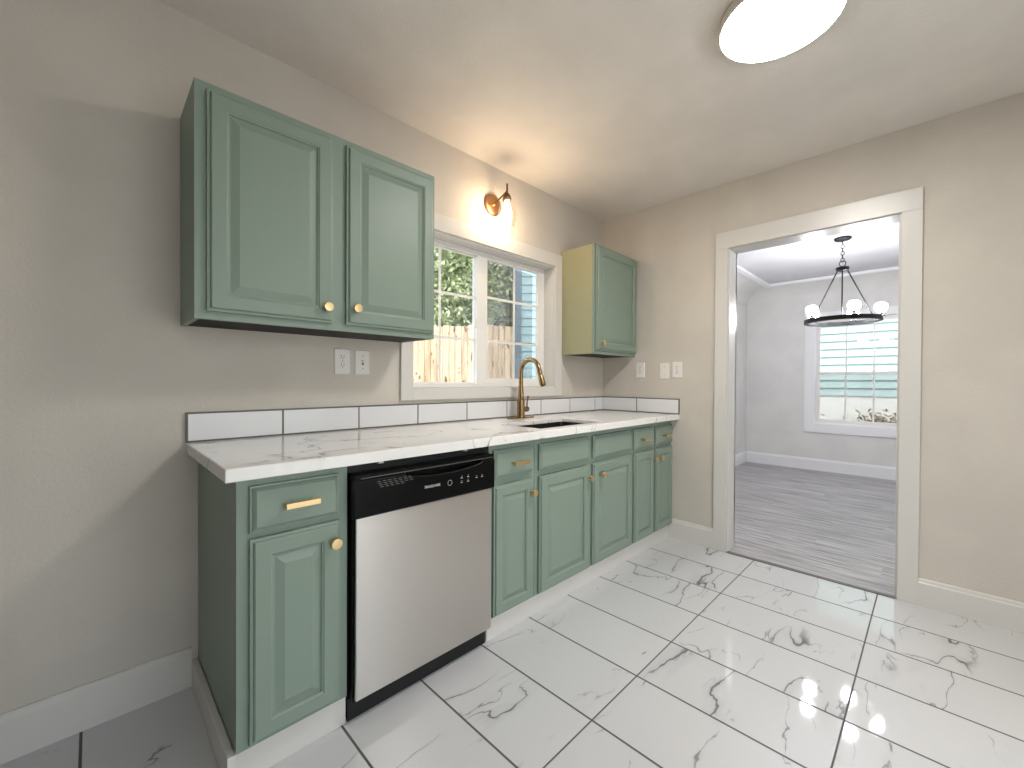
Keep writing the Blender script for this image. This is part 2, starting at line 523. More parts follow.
# unseen patio door, added to bring fill daylight into the kitchen
d2 = setting('fill_door', 'unseen white sliding glass patio door added across from the sink for daylight fill', 'patio door', ((GX0 + GX1) / 2, KY0, 0))
gm = (GX0 + GX1) / 2
for xa, xb, yo in ((GX0, gm + .03, -.09), (gm - .03, GX1, -.05)):
    mb = MB(); frame_boxes(mb, xa, xb, .02, GZ, .06, .06, .08, .07, KY0 + yo, KY0 + yo + .035)
    s_ = mb.build('sash', 'window_vinyl', d2)
    MB().box(xa + .06, xb - .06, KY0 + yo + .015, KY0 + yo + .020, .10, GZ - .07).build('glass_pane', 'pane_glass', s_)
MB().box(GX0, GX1, KY0 - .12, KY0, -.06, .02).build('sill', 'window_vinyl', d2)

# dining room shell
DWY0, DWY1, DWZ0, DWZ1 = -1.79, -0.865, .62, 2.00           # dining window opening
mb = MB()
mb.box(FX1, FX1 + .12, DWY1, FY1 + .12, -.06, 2.5).box(FX1, FX1 + .12, FY0 - .12, DWY0, -.06, 2.5)
mb.box(FX1, FX1 + .12, DWY0, DWY1, -.06, DWZ0).box(FX1, FX1 + .12, DWY0, DWY1, DWZ1, 2.5)
struct(mb, 'wall_dining_window', 'dining_paint', 'pale grey wall around the window in the dining room', 'wall')
struct(MB().box(BX, FX1 + .12, FY1, FY1 + .12, -.06, 2.5), 'wall_dining_side', 'dining_paint', 'pale grey side wall of the dining room', 'wall')
struct(MB().box(BX, FX1 + .12, FY0 - .12, FY0, -.06, 2.5), 'wall_dining_opposite', 'dining_paint', 'pale grey opposite wall of the dining room', 'wall')
struct(MB().box(BX + .0, BX + .004, DY1 + .09, FY1, 0, 2.5).box(BX, BX + .004, FY0, DY0 - .09, 0, 2.5).box(BX, BX + .004, DY0 - .09, DY1 + .09, 2.19, 2.5), 'wall_dining_doorway', 'dining_paint', 'pale grey dining room side of the doorway wall', 'wall')
# cove and ceiling
CZ0, CZ1, CI = 2.265, 2.478, .335
rings = []
for i in range(13):
    a = PI / 2 * i / 12
    ins = .006 + CI * (1 - math.cos(a)); z_ = CZ0 + (CZ1 - CZ0) * math.sin(a)
    rings.append([(BX + .004 + ins, FY0 + ins, z_), (FX1 - ins, FY0 + ins, z_), (FX1 - ins, FY1 - ins, z_), (BX + .004 + ins, FY1 - ins, z_)])
rings.insert(0, [(BX + .004, FY0, CZ0), (FX1, FY0, CZ0), (FX1, FY1, CZ0), (BX + .004, FY1, CZ0)])
struct(MB().loops(rings, False, False), 'ceiling_dining_cove', 'dining_paint', 'curved pale grey cove below the dining room ceiling', 'cove')
struct(MB().box(BX + .2, FX1 - .2, FY0 + .2, FY1 - .2, 2.4785, 2.54), 'ceiling_dining', 'dining_ceiling', 'white coved ceiling above the chandelier', 'ceiling')
mb = MB()
ix0, ix1, iy0, iy1 = BX + CI - .02, FX1 - CI + .02, FY0 + CI - .02, FY1 - CI + .02
wd = .065
mb.box(ix0, ix0 + wd, iy0, iy1, 2.446, 2.4785).box(ix1 - wd, ix1, iy0, iy1, 2.446, 2.4785)
mb.box(ix0 + wd, ix1 - wd, iy0, iy0 + wd, 2.446, 2.4785).box(ix0 + wd, ix1 - wd, iy1 - wd, iy1, 2.446, 2.4785)
struct(mb, 'trim_2', 'dining_trim', 'white moulding framing the flat part of the dining room ceiling', 'moulding', bevel=.004)
struct(base_profile(MB(), (FX1, FY0), (FX1, FY1), (-1, 0), .155), 'baseboard_dining_window', 'dining_trim', 'white baseboard under the dining room window', 'baseboard')
struct(base_profile(MB(), (BX + .005, FY1), (FX1 - .02, FY1), (0, -1), .155), 'baseboard_dining_side', 'dining_trim', 'white baseboard on the dining room side wall', 'baseboard')
# dining window
w2 = setting('window_2', 'white double-hung window in the dining room behind the chandelier', 'window', (FX1, (DWY0 + DWY1) / 2, DWZ0))
XR = Matrix(((0, 1, 0, 0), (1, 0, 0, 0), (0, 0, 1, 0), (0, 0, 0, 1)))   # swap x and y so that the xz helpers serve this wall


def rotframe(mb): return mb


mb = MB(); frame_boxes(mb, DWY0 - .105, DWY1 + .105, DWZ0 - .115, DWZ1 + .085, .105, .105, .115, .085, FX1 - .020, FX1)
mb.build('casing', 'dining_trim', w2, xform=XR, bevel=.002)
mb = MB(); frame_boxes(mb, DWY0, DWY1, DWZ0, DWZ1, .010, .010, .010, .010, FX1 - .004, FX1 + .12)
mb.build('window_jamb', 'dining_trim', w2, xform=XR)
for (za, zb_, xo) in ((DWZ0 + .01, 1.305, .055), (1.265, DWZ1 - .01, .085)):
    mb = MB(); frame_boxes(mb, DWY0 + .010, DWY1 - .010, za, zb_, .042, .042, .048 if za < 1 else .04, .04 if za < 1 else .045, FX1 + xo, FX1 + xo + .028)
    s_ = mb.build('sash', 'window_vinyl', w2, xform=XR, bevel=.002)
    ga, gb = za + (.048 if za < 1 else .04), zb_ - (.04 if za < 1 else .045)
    gy0, gy1 = DWY0 + .052, DWY1 - .052
    MB().box(gy0, gy1, FX1 + xo + .012, FX1 + xo + .016, ga, gb).build('glass_pane', 'pane_glass', s_, xform=XR)
    g_ = MB()
    for f_ in (1 / 3, 2 / 3):
        yv = gy0 + (gy1 - gy0) * f_
        g_.box(yv - .009, yv + .009, FX1 + xo + .006, FX1 + xo + .0118, ga, gb)
    g_.build('grille', 'window_vinyl', s_, xform=XR)

MB().box(DWY0 + .012, DWY1 - .012, FX1 + .1160, FX1 + .1165, DWZ0 + .012, 1.285).build('insect_screen', 'insect_mesh', w2, xform=XR)

# ================================================================ CABINETS
FY = -.60        # face frame front
DPTH = .020      # door thickness


def panel_front(mb, x0, x1, z0, z1, yb, prof):
    rings = []
    for ins, d in prof:
        rings.append([(x0 + ins, yb - d, z0 + ins), (x1 - ins, yb - d, z0 + ins), (x1 - ins, yb - d, z1 - ins), (x0 + ins, yb - d, z1 - ins)])
    mb.loops(rings)
    return mb


RAISED = [(0, 0), (0, .0115), (.008, .0125), (.0095, .0175), (.013, .020), (.052, .020), (.055, .0165), (.059, .0155), (.060, .010), (.065, .010), (.090, .0185), (.0915, .0185)]
RAISED_N = [(0, 0), (0, .0115), (.008, .0125), (.0095, .0175), (.013, .020), (.045, .020), (.048, .0165), (.051, .0155), (.052, .010), (.056, .010), (.076, .0185), (.0775, .0185)]
SLAB = [(0, 0), (0, .010), (.006, .0112), (.007, .0135), (.014, .0188), (.0165, .020)]


def door(parent, x0, x1, z0, z1, yb, knob_at, narrow=False):
    yb -= .002
    d_ = panel_front(MB(), x0, x1, z0, z1, yb, RAISED_N if narrow else RAISED).build('door', 'green_paint', parent)
    kx, kz = knob_at
    k_ = MB().lathe((kx, yb - .0198, kz), (0, -1, 0), [(.009, 0), (.009, .002), (.0055, .004), (.0055, .014), (.008, .017), (.0165, .019), (.018, .021), (.018, .027), (.0165, .029), (.010, .0295)], 28)
    k_.build('knob', 'brass', d_, smooth=True)
    return d_


def drawer(parent, x0, x1, z0, z1, yb, pull=None, name='drawer'):
    yb -= .002
    d_ = panel_front(MB(), x0, x1, z0, z1, yb, SLAB).build(name, 'green_paint', parent)
    if pull:
        cx, cz, ln = pull
        y0 = yb - .020
        mb = MB()
        mb.box(cx - ln / 2, cx + ln / 2, y0 - .036, y0 - .022, cz - .0085, cz + .0085)
        for sx in (-1, 1): mb.box(cx + sx * (ln / 2 - .012) - .005, cx + sx * (ln / 2 - .012) + .005, y0 - .0225, y0 + .0002, cz - .005, cz + .005)
        mb.build('pull', 'brass', d_, bevel=.0012)
    return d_


def carcass(parent, x0, x1, y0, z0, z1, rails, stiles, side='green_paint', mat_in='cabinet_inside', end_panel=None, bottom_up=.0):
    """open box plus a face frame; y0 = front of the face frame, back at y = -.001"""
    yb = y0 + .019
    mb = MB()
    MB().box(x0, x0 + .016, yb, -.001, z0, z1).build('side_panel', side, parent, bevel=.001)
    MB().box(x1 - .016, x1, yb, -.001, z0, z1).build('side_panel', side, parent, bevel=.001)
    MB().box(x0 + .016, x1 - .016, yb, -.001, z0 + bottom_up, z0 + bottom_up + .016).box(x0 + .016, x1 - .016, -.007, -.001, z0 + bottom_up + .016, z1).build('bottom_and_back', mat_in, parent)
    mb = MB()
    zs = [z0] + [r_[1] for r_ in rails] + [z1]
    for a_, b_ in stiles: mb.box(a_, b_, y0, yb, z0, z1)
    ss = sorted(stiles)
    for (a0, a1), (b0, b1) in zip(ss, ss[1:]):
        for r0, r1 in rails: mb.box(a1, b0, y0 + .0003, yb, r0, r1)
    mb.build('face_frame', 'green_paint', parent, bevel=.0008)


GB = 'green base cabinets under the counter'
ZB, ZT = .097, .883
RAILS = [(.097, .125), (.690, .718), (.850, .883)]
# narrow unit at the open end
c = thing('base_cabinet', 'narrow green base cabinet at the open end, left of the dishwasher', 'cabinet', (-2.625, -.30, 0))
carcass(c, -2.785, -2.467, FY, ZB, ZT, RAILS, [(-2.785, -2.735), (-2.517, -2.467)])
drawer(c, -2.754, -2.499, .720, .855, FY, (-2.622, .789, .098))
door(c, -2.754, -2.497, .110, .702, FY, (-2.520, .638))
# right of the dishwasher
c = thing('base_cabinet', 'narrow green base cabinet just right of the dishwasher, one drawer over one door', 'cabinet', (-1.68, -.30, 0))
carcass(c, -1.833, -1.532, FY, ZB, ZT, RAILS, [(-1.833, -1.790), (-1.575, -1.532)])
drawer(c, -1.812, -1.552, .722, .850, FY, (-1.668, .785, .098))
door(c, -1.812, -1.556, .108, .692, FY, (-1.573, .625), True)
# sink base
c = thing('base_cabinet', 'wide green sink base cabinet with two false drawer fronts and two doors', 'cabinet', (-1.06, -.30, 0))
carcass(c, -1.530, -.594, FY, ZB, ZT, RAILS, [(-1.530, -1.480), (-1.098, -1.018), (-.640, -.594)])
drawer(c, -1.506, -1.080, .718, .848, FY, name='false_front')
drawer(c, -1.040, -.616, .718, .848, FY, name='false_front')
door(c, -1.506, -1.076, .106, .688, FY, (-1.098, .618))
door(c, -1.044, -.600, .106, .690, FY, (-.972, .622))
# corner unit
c = thing('base_cabinet', 'green base cabinet in the far corner with two small drawers and two slim doors', 'cabinet', (-.3, -.30, 0))
carcass(c, -.592, -.002, FY, ZB, ZT, RAILS, [(-.592, -.545), (-.315, -.267), (-.040, -.002)])
drawer(c, -.572, -.304, .712, .848, FY, (-.466, .778, .090))
drawer(c, -.272, -.010, .712, .850, FY, (-.150, .780, .090))
door(c, -.572, -.304, .106, .690, FY, (-.318, .624), True)
door(c, -.272, -.008, .106, .690, FY, (-.232, .630), True)

# wall cabinets
UD, UZ0, UZ1 = -.30, 1.358, 2.130
c = thing('wall_cabinet', 'large green two-door wall cabinet left of the window', 'cabinet', (-2.375, -.15, UZ0))
UR = [(UZ0, UZ0 + .040), (UZ1 - .036, UZ1)]
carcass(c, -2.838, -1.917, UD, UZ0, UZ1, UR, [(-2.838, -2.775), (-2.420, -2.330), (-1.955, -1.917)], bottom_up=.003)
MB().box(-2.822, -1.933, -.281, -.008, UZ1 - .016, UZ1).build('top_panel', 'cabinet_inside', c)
door(c, -2.806, -2.401, 1.385, 2.105, UD, (-2.428, 1.442))
door(c, -2.346, -1.930, 1.385, 2.105, UD, (-2.312, 1.450))
c = thing('wall_cabinet', 'small green single-door wall cabinet in the corner right of the window', 'cabinet', (-.29, -.15, UZ0))
carcass(c, -.580, -.002, UD, UZ0, UZ1, UR, [(-.580, -.545), (-.040, -.002)], bottom_up=.003, side='sconce_lit_side')
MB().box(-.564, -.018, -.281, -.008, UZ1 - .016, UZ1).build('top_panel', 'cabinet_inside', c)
door(c, -.566, -.012, 1.385, 2.115, UD, (-.515, 1.436))

# ================================================================ COUNTER, SINK, FAUCET
SX0, SX1, SY0, SY1 = -1.473, -.915, -.590, -.286            # sink cut-out
CX0, CX1, CY0, CZ_B, CZ_T = -2.823, -.001, -.6635, .884, .922
mb = MB()
top = lambda z_: [[(CX0, CY0, z_), (CX1, CY0, z_), (CX1, -.001, z_), (CX0, -.001, z_)], [(SX0, SY0, z_), (SX1, SY0, z_), (SX1, SY1, z_), (SX0, SY1, z_)]]
rings = [top(.900)[1], top(CZ_B)[0], top(CZ_T)[0], top(CZ_T)[1]]
mb.loops(rings + [rings[0]], False, False)
bmesh.ops.remove_doubles(mb.bm, verts=mb.bm.verts[:], dist=1e-6)
tag(mb.build('countertop', 'quartz', bevel=.003), 'long white quartz countertop with grey veins and a sink cut-out', 'countertop')

mb = MB()
e = .012; zb_ = .70
def ri(g, z_, r_=.030):
    x0, x1, y0, y1 = SX0 - e + g, SX1 + e - g, SY0 - e + g, SY1 + e - g
    o_ = []
    for cx_, cy_, a0 in ((x1 - r_, y1 - r_, 0), (x0 + r_, y1 - r_, 90), (x0 + r_, y0 + r_, 180), (x1 - r_, y0 + r_, 270)):
        for k_ in range(9):
            a = math.radians(a0 + 90 * k_ / 8); o_.append((cx_ + r_ * math.cos(a), cy_ + r_ * math.sin(a), z_))
    return o_
mb.loops([ri(-.002, .8990), ri(.004, .8985), ri(.006, .74), ri(.02, .715), ri(.05, .71)], False, True)
sk = tag(mb.build('sink', 'sink_steel', smooth=True), 'undermount stainless steel sink set in the white countertop', 'sink')
md = sk.modifiers.new('wall', 'SOLIDIFY'); md.thickness = .0015
MB().lathe(((SX0 + SX1) / 2, (SY0 + SY1) / 2, .7105), (0, 0, 1), [(.042, 0), (.042, .003), (.030, .003), (.026, .001), (.01, .001)], 28).build('drain', 'stainless', sk, smooth=True)

f = thing('faucet', 'antique brass gooseneck pull-down faucet behind the sink', 'faucet', (-1.107, -.10, CZ_T))
fx, fy = -1.107, -.10
n_ = 24
def stadium(hx, r_, z_):
    o_ = []
    for i in range(n_): a = -PI / 2 + PI * i / (n_ - 1); o_.append((fx + hx + r_ * math.cos(a), fy + r_ * math.sin(a), z_))
    for i in range(n_): a = PI / 2 + PI * i / (n_ - 1); o_.append((fx - hx + r_ * math.cos(a), fy + r_ * math.sin(a), z_))
    return o_
MB().loops([stadium(.088, .028, CZ_T), stadium(.088, .028, CZ_T + .004), stadium(.088, .024, CZ_T + .007)]).build('deck_plate', 'antique_brass', f, smooth=True)
MB().lathe((fx, fy, CZ_T + .007), (0, 0, 1), [(.029, 0), (.029, .006), (.026, .012), (.0252, .105), (.0225, .115), (.0185, .125), (.0165, .20)], 28).build('body', 'antique_brass', f, smooth=True)
pts = [(fx, fy, 1.10), (fx, fy, 1.16), (fx, fy, 1.215)]
R_ = .078
for i in range(1, 17):
    a = PI * i / 16 * .93
    pts.append((fx, fy - R_ + R_ * math.cos(a), 1.220 + R_ * math.sin(a)))
q_ = (Vector(pts[-1]) - Vector(pts[-2])).normalized()
pts.append(Vector(pts[-1]) + q_ * .018)
MB().tube(pts, .0145, 18).build('gooseneck', 'antique_brass', f, smooth=True)
e_ = Vector(pts[-1]); dr = (Vector(pts[-1]) - Vector(pts[-2])).normalized()
MB().lathe(e_ - dr * .004, dr, [(.0135, 0), (.0165, .004), (.0165, .014), (.0140, .018), (.0150, .030), (.0185, .062), (.0200, .086), (.0195, .094), (.015, .097), (.012, .094)], 26).build('spray_head', 'antique_brass', f, smooth=True)
hb = Vector((fx + .030, fy, .978))
h_ = MB().lathe(hb, (1, 0, 0), [(.012, -.012), (.012, .012), (.0165, .016), (.0175, .026), (.0155, .036), (.008, .042)], 24).build('handle_hub', 'antique_brass', f, smooth=True)
MB().tube([hb + Vector((.026, 0, .010)), hb + Vector((.027, -.003, .045)), hb + Vector((.031, -.008, .086))], [.0065, .0055, .0062], 14).build('lever', 'antique_brass', h_, smooth=True)

# backsplash: one row of tiles with dark joints and a metal edge
def splash(name, a, b, along, joints, label):
    """along 0: runs in x on the window wall; 1: runs in y on the doorway wall"""
    z0, z1 = CZ_T + .0005, 1.035
    t_ = thing(name, label, 'backsplash', ((a + b) / 2, -.005, z0) if along == 0 else (-.005, (a + b) / 2, z0))
    B = (lambda mb, p0, p1, d0, d1, za, zb: mb.box(p0, p1, -d1, -d0, za, zb)) if along == 0 else (lambda mb, p0, p1, d0, d1, za, zb: mb.box(-d1, -d0, p0, p1, za, zb))
    mb = MB(); js = [a] + joints + [b]
    for p0, p1 in zip(js, js[1:]): B(mb, p0 + .0035, p1 - .0035, .0005, .010, z0 + .006, z1 - .0055)
    mb.build('tile_row', 'splash_tile', t_, bevel=.001)
    mb = MB(); B(mb, a + .0005, b - .0005, .0004, .0075, z0, z1 - .003)
    mb.build('grout', 'metal_trim', t_)
    mb = MB(); B(mb, a, b, .0003, .0112, z1 - .0050, z1 + .001)
    e0 = a if along == 0 else a
    B(mb, e0 - .003, e0 + .0005, .0003, .0112, z0, z1 + .001)
    mb.build('edge_strip', 'metal_trim', t_)


splash('backsplash', -2.820, -.012, 0, [-2.490, -2.151, -1.819, -1.479, -1.144, -.805, -.466, -.127], 'row of white backsplash tiles along the window wall behind the sink')
splash('backsplash', -.6605, -.0005, 1, [-.321], 'short return of white backsplash tiles on the doorway wall at the corner')

# ================================================================ DISHWASHER
dw = thing('dishwasher', 'stainless steel dishwasher with black control panel between the green cabinets', 'dishwasher', (-2.15, -.3, 0))
X0, X1 = -2.462, -1.838
MB().box(X0, X1, -.585, -.03, .075, .868).build('tub', 'black_matte', dw)
MB().box(X0 + .002, X1 - .002, -.590, -.580, 0.0, .079).box(X0 + .004, X1 - .004, -.580, -.05, 0.002, .0745).build('kick_plate', 'black_matte', dw)
MB().box(X0 + .004, X1 - .004, -.620, -.5852, .080, .700).build('door_liner', 'black_plastic', dw)
MB().box(X0 + .010, X1 - .006, -.636, -.6202, .086, .698).build('door_panel', 'stainless', dw, bevel=.004)
# control panel with a scooped handle pocket
cp = MB()
PZ0, PZ1 = .700, .845
px0, px1 = X0 + .002, X1 - .003
hx0, hx1 = -2.275, -1.905
NP = 28
topz = []
for i in range(NP + 1):
    x_ = px0 + (px1 - px0) * i / NP
    topz.append(x_)
yf, ybk = -.648, -.5855
xs = [px0, hx0] + [hx0 + (hx1 - hx0) * i / 20 for i in range(1, 20)] + [hx1, px1]
def lip(x_):
    if x_ <= hx0 or x_ >= hx1: return PZ1 - .022
    s_ = (x_ - hx0) / (hx1 - hx0)
    return PZ1 - .022 - .022 * math.sin(PI * s_) ** .6
rings = []
for x_ in xs:
    zl = lip(x_); dpt = 0 if (x_ <= hx0 or x_ >= hx1) else .024
    rings.append([(x_, ybk, PZ0), (x_, yf + .004, PZ0), (x_, yf, PZ0 + .004), (x_, yf, zl - .003), (x_, yf + .003, zl), (x_, yf + .006 + dpt, zl - .002 * (dpt > 0)), (x_, yf + .006 + dpt, PZ1 - .016), (x_, ybk, PZ1 - .016)])
cp.loops(rings)
cpo = cp.build('control_panel', 'black_plastic', dw)
MB().box(px0, px1, yf + .003, ybk, PZ1 - .0158, PZ1).build('top_rail', 'black_plastic', dw, bevel=.002)
MB().box(px0 + .02, px1 - .01, yf + .0018, yf + .0032, PZ1 - .0135, PZ1 - .011).build('trim_line', 'metal_trim', dw)
mb = MB()
for r_ in range(4):
    for k_ in range(7 - (r_ == 3) * 2):
        xx = -2.385 + k_ * .020 + r_ * .004
        zz = .813 - r_ * .0065
        mb.quad((xx, yf - .0003, zz), (xx + .013, yf - .0003, zz), (xx + .0145, yf - .0003, zz + .0022), (xx + .0015, yf - .0003, zz + .0022))
mb.build('vent_slits', 'metal_trim', cpo)
mb = MB()
for cx_, cz_ in ((-2.020, .770), (-2.020, .752), (-1.987, .770), (-1.987, .752), (-1.942, .760), (-1.912, .760)):
    MB().box(cx_ - .005, cx_ + .005, yf - .0006, yf + .0002, cz_ - .0014, cz_ + .0014).build('button_mark', 'white_print', cpo)
    MB().lathe((cx_, yf - .0003, cz_ + .007), (0, -1, 0), [(.0016, 0), (.0016, .0004)], 10).build('indicator_dot', 'white_print', cpo)
MB().torus((-2.078, yf, .760), (0, 1, 0), .010, .0007, 28, 6).build('dial_ring', 'white_print', cpo)
def lettering(name, text, size, loc, mat, parent):
    cu = bpy.data.curves.new(name, 'FONT'); cu.body = text; cu.size = size; cu.align_x = 'CENTER'; cu.extrude = .0002
    to = bpy.data.objects.new('tmp', cu); COL.objects.link(to)
    bpy.context.view_layer.update()
    me = bpy.data.meshes.new_from_object(to.evaluated_get(bpy.context.evaluated_depsgraph_get()))
    bpy.data.objects.remove(to)
    me.transform(Matrix.Rotation(PI / 2, 4, 'X'))
    me.materials.clear(); me.materials.append(M[mat])
    o = bpy.data.objects.new(name, me); COL.objects.link(o); place(o, loc, parent); return o
lettering('brand_lettering', 'FRIGIDAIRE', .0138, (-2.159, yf - .0006, .757), 'white_print', cpo)
for cx_ in (-2.350, -1.970): MB().box(cx_ - .009, cx_ + .009, -.612, -.600, .868, .8835).box(cx_ - .009, cx_ + .009, -.600, -.5, .868, .8695).build('mounting_bracket', 'stainless', dw)

# ================================================================ PLATES ON THE WALLS
def outlet(loc, along, label, kind):
    """along 0: on the window wall (faces -y); 1: on the doorway wall (faces -x)"""
    names = {'outlet': ('wall_outlet', 'outlet'), 'switch': ('light_switch', 'switch'), 'blank': ('blank_wall_plate', 'wall plate')}
    nm, ct = names[kind]
    L_ = Vector(loc)
    X = Matrix.Translation(L_) @ (Matrix.Identity(4) if along == 0 else Matrix.Rotation(-PI / 2, 4, 'Z'))
    t_ = thing(nm, label, ct, loc)
    w_, h_ = .0375, .060
    MB().loops([[(-w_ + g, -d, -h_ + g), (w_ - g, -d, -h_ + g), (w_ - g, -d, h_ - g), (-w_ + g, -d, h_ - g)] for g, d in ((0, .0005), (0, .003), (.003, .006), (.006, .0065))]).build('cover_plate', 'outlet_white', t_, xform=X)
    if kind == 'outlet':
        for zc in (-.0195, .0195):
            oc = []
            for i in range(24):
                a = 2 * PI * i / 24; oc.append((.0165 * math.cos(a), max(-.0125, min(.0125, .0165 * math.sin(a)))))
            r_ = MB().loops([[(p_[0], -.0062, zc + p_[1]) for p_ in oc], [(p_[0], -.0085, zc + p_[1]) for p_ in oc]]).build('receptacle', 'outlet_white', t_, xform=X)
            MB().box(-.0075, -.0052, -.0089, -.0082, zc - .001, zc + .009).box(.0052, .0075, -.0089, -.0082, zc, zc + .008).lathe((0, -.0082, zc - .0065), (0, -1, 0), [(.0026, 0), (.0026, .0007)], 12).build('slots', 'slot_dark', r_, xform=X)
        MB().lathe((0, -.0062, 0), (0, -1, 0), [(.003, 0), (.003, .0012), (.001, .0014)], 12).build('screw', 'metal_trim', t_, xform=X)
    else:
        for zc in (-.030, .030): MB().lathe((0, -.0062, zc), (0, -1, 0), [(.003, 0), (.003, .0012), (.001, .0014)], 12).build('screw', 'metal_trim', t_, xform=X)
        if kind == 'switch':
            MB().box(-.0052, .0052, -.0072, -.0060, -.012, .012).build('toggle_slot', 'slot_dark', t_, xform=X)
            MB().loops([[(-.004, -.0070, -.004), (.004, -.0070, -.004), (.004, -.0070, .006), (-.004, -.0070, .006)], [(-.0034, -.018, .006), (.0034, -.018, .006), (.0034, -.018, .012), (-.0034, -.018, .012)]]).build('toggle', 'outlet_white', t_, xform=X)


outlet((-2.231, 0, 1.250), 0, 'white double outlet under the large wall cabinet, beside a toggle switch', 'outlet')
outlet((-2.131, 0, 1.248), 0, 'white toggle switch under the large wall cabinet, between outlet and window', 'switch')
outlet((0, -.347, 1.254), 1, 'white double outlet below the small corner cabinet, in its shadow', 'outlet')
outlet((0, -.546, 1.245), 1, 'blank white cover plate between two outlets on the doorway wall', 'blank')
outlet((0, -.644, 1.251), 1, 'white double outlet on the doorway wall, beside the blank plate', 'outlet')

# ================================================================ LAMPS
# flush disc on the ceiling
dl = thing('ceiling_light', 'round white flush LED disc light on the kitchen ceiling', 'ceiling light', (-1.29, -1.575, H))
MB().lathe((-1.29, -1.575, H - .0005), (0, 0, -1), [(.190, 0), (.196, .002), (.200, .012), (.200, .040), (.1945, .0425), (.1945, .038), (.150, .036)], 72, True, False).build('rim', 'trim_white', dl, smooth=True)
MB().lathe((-1.29, -1.575, H - .038), (0, 0, -1), [(.1940, 0), (.1940, .004), (.190, .008), (.178, .0115), (.12, .015), (.01, .016)], 72).build('diffuser', 'disc_glow', dl, smooth=True)

# brass sconce over the window
sx, sy = -1.277, -.137
sc_ = thing('wall_sconce', 'brass wall sconce with clear glass jar shade over the window', 'sconce', (sx, 0, 2.272))
MB().lathe((sx, -.0005, 2.272), (0, -1, 0), [(.066, 0), (.068, .004), (.068, .012), (.062, .018), (.050, .020), (.014, .021), (.012, .028), (.008, .03)], 40).build('back_plate', 'bronze_warm', sc_, smooth=True)
MB().tube([(sx, -.02, 2.272), (sx, -.06, 2.288), (sx, -.10, 2.304), (sx, sy, 2.318)], .0055, 12).build('arm', 'bronze_dark', sc_, smooth=True)
MB().lathe((sx, sy, 2.268), (0, 0, 1), [(.024, -.012), (.027, 0), (.027, .010), (.018, .028), (.009, .038), (.0055, .042), (.0055, .095), (.004, .098)], 24).build('stem', 'bronze_dark', sc_, smooth=True)
sh = MB().lathe((sx, sy, 2.268), (0, 0, -1), [(.030, -.004), (.034, .010), (.046, .026), (.055, .050), (.0575, .085), (.055, .125), (.050, .158), (.0485, .172)], 40, False, False).build('glass_shade', 'shade_glass', sc_, smooth=True)
MB().torus((sx, sy, 2.096), (0, 0, 1), .0485, .0022, 40, 8).build('shade_rim', 'shade_glass', sh, smooth=True)
MB().lathe((sx, sy, 2.256), (0, 0, -1), [(.013, 0), (.014, .022), (.018, .034), (.026, .055), (.0285, .075), (.025, .098), (.012, .114), (.002, .118)], 28).build('bulb', 'warm_bulb', sc_, smooth=True)

# chandelier in the dining room
qx, qy, qc = 1.76, -1.392, 2.478
ch = thing('chandelier', 'black ring chandelier with five glowing bulbs hanging in the dining room', 'chandelier', (qx, qy, qc))
MB().lathe((qx, qy, qc), (0, 0, -1), [(.066, 0), (.066, .012), (.055, .022), (.012, .026), (.006, .032)], 36).build('canopy', 'black_iron', ch, smooth=True)
for i in range(6):
    z_ = 2.432 - i * .031
    mb = MB(); ax = (1, 0, 0) if i % 2 else (0, 1, 0)
    mb.torus((0, 0, 0), ax, .013, .0026, 20, 8)
    mb.build('chain_link', 'black_iron', ch, smooth=True, xform=Matrix.Translation((qx, qy, z_)) @ Matrix.Diagonal((1, 1, 1.35, 1)))
MB().torus((0, 0, 0), (rt.x + fw.x, rt.y + fw.y, 0), .024, .0035, 28, 8).build('loop', 'black_iron', ch, smooth=True, xform=Matrix.Translation((qx, qy, 2.246)))
MB().lathe((qx, qy, 2.192), (0, 0, 1), [(.02, -.02), (.045, -.012), (.050, 0), (.050, .018), (.030, .026), (.008, .030)], 28).build('hub', 'black_iron', ch, smooth=True)
RZ, RR = 1.728, .268
va = math.radians(-83.1)
nn = 72
rings = []
for i in range(nn + 1):
    a = 2 * PI * i / nn
    c_, s_ = math.cos(a), math.sin(a)
    rings.append([(qx + r_ * c_, qy + r_ * s_, z_) for r_, z_ in ((RR - .016, RZ - .018), (RR + .016, RZ - .018), (RR + .016, RZ + .018), (RR - .016, RZ + .018))])
mb = MB(); mb.loops(rings, False, False); bmesh.ops.remove_doubles(mb.bm, verts=mb.bm.verts[:], dist=1e-6)
mb.build('ring', 'black_iron', ch, smooth=True)
for k in range(3):
    a = va + math.radians(270 + 120 * k)
    MB().tube([(qx + .040 * math.cos(a), qy + .040 * math.sin(a), 2.19), (qx + RR * math.cos(a), qy + RR * math.sin(a), RZ + .016)], .0055, 10).build('rod', 'black_iron', ch, smooth=True)
for k in range(5):
    a = va + 2 * PI * k / 5
    bx_, by_ = qx + RR * math.cos(a), qy + RR * math.sin(a)
    cu_ = MB().lathe((bx_, by_, RZ + .017), (0, 0, 1), [(.026, 0), (.030, .006), (.022, .010), (.014, .014), (.014, .032), (.010, .034)], 20).build('bulb_cup', 'black_iron', ch, smooth=True)
    MB().lathe((bx_, by_, RZ + .049), (0, 0, 1), [(.012, 0), (.024, .006), (.040, .022), (.047, .044), (.043, .066), (.028, .082), (.002, .088)], 20).build('bulb', 'cool_bulb', cu_, smooth=True)

# ================================================================ OUTDOORS
rnd_ = random.Random(4)
struct(MB().box(-14, 20, .16, 22, -.5, -.30).box(4.0, 20, -14, .16, -.5, -.30), 'ground', 'soil', 'bare pale ground outside the windows', 'ground')
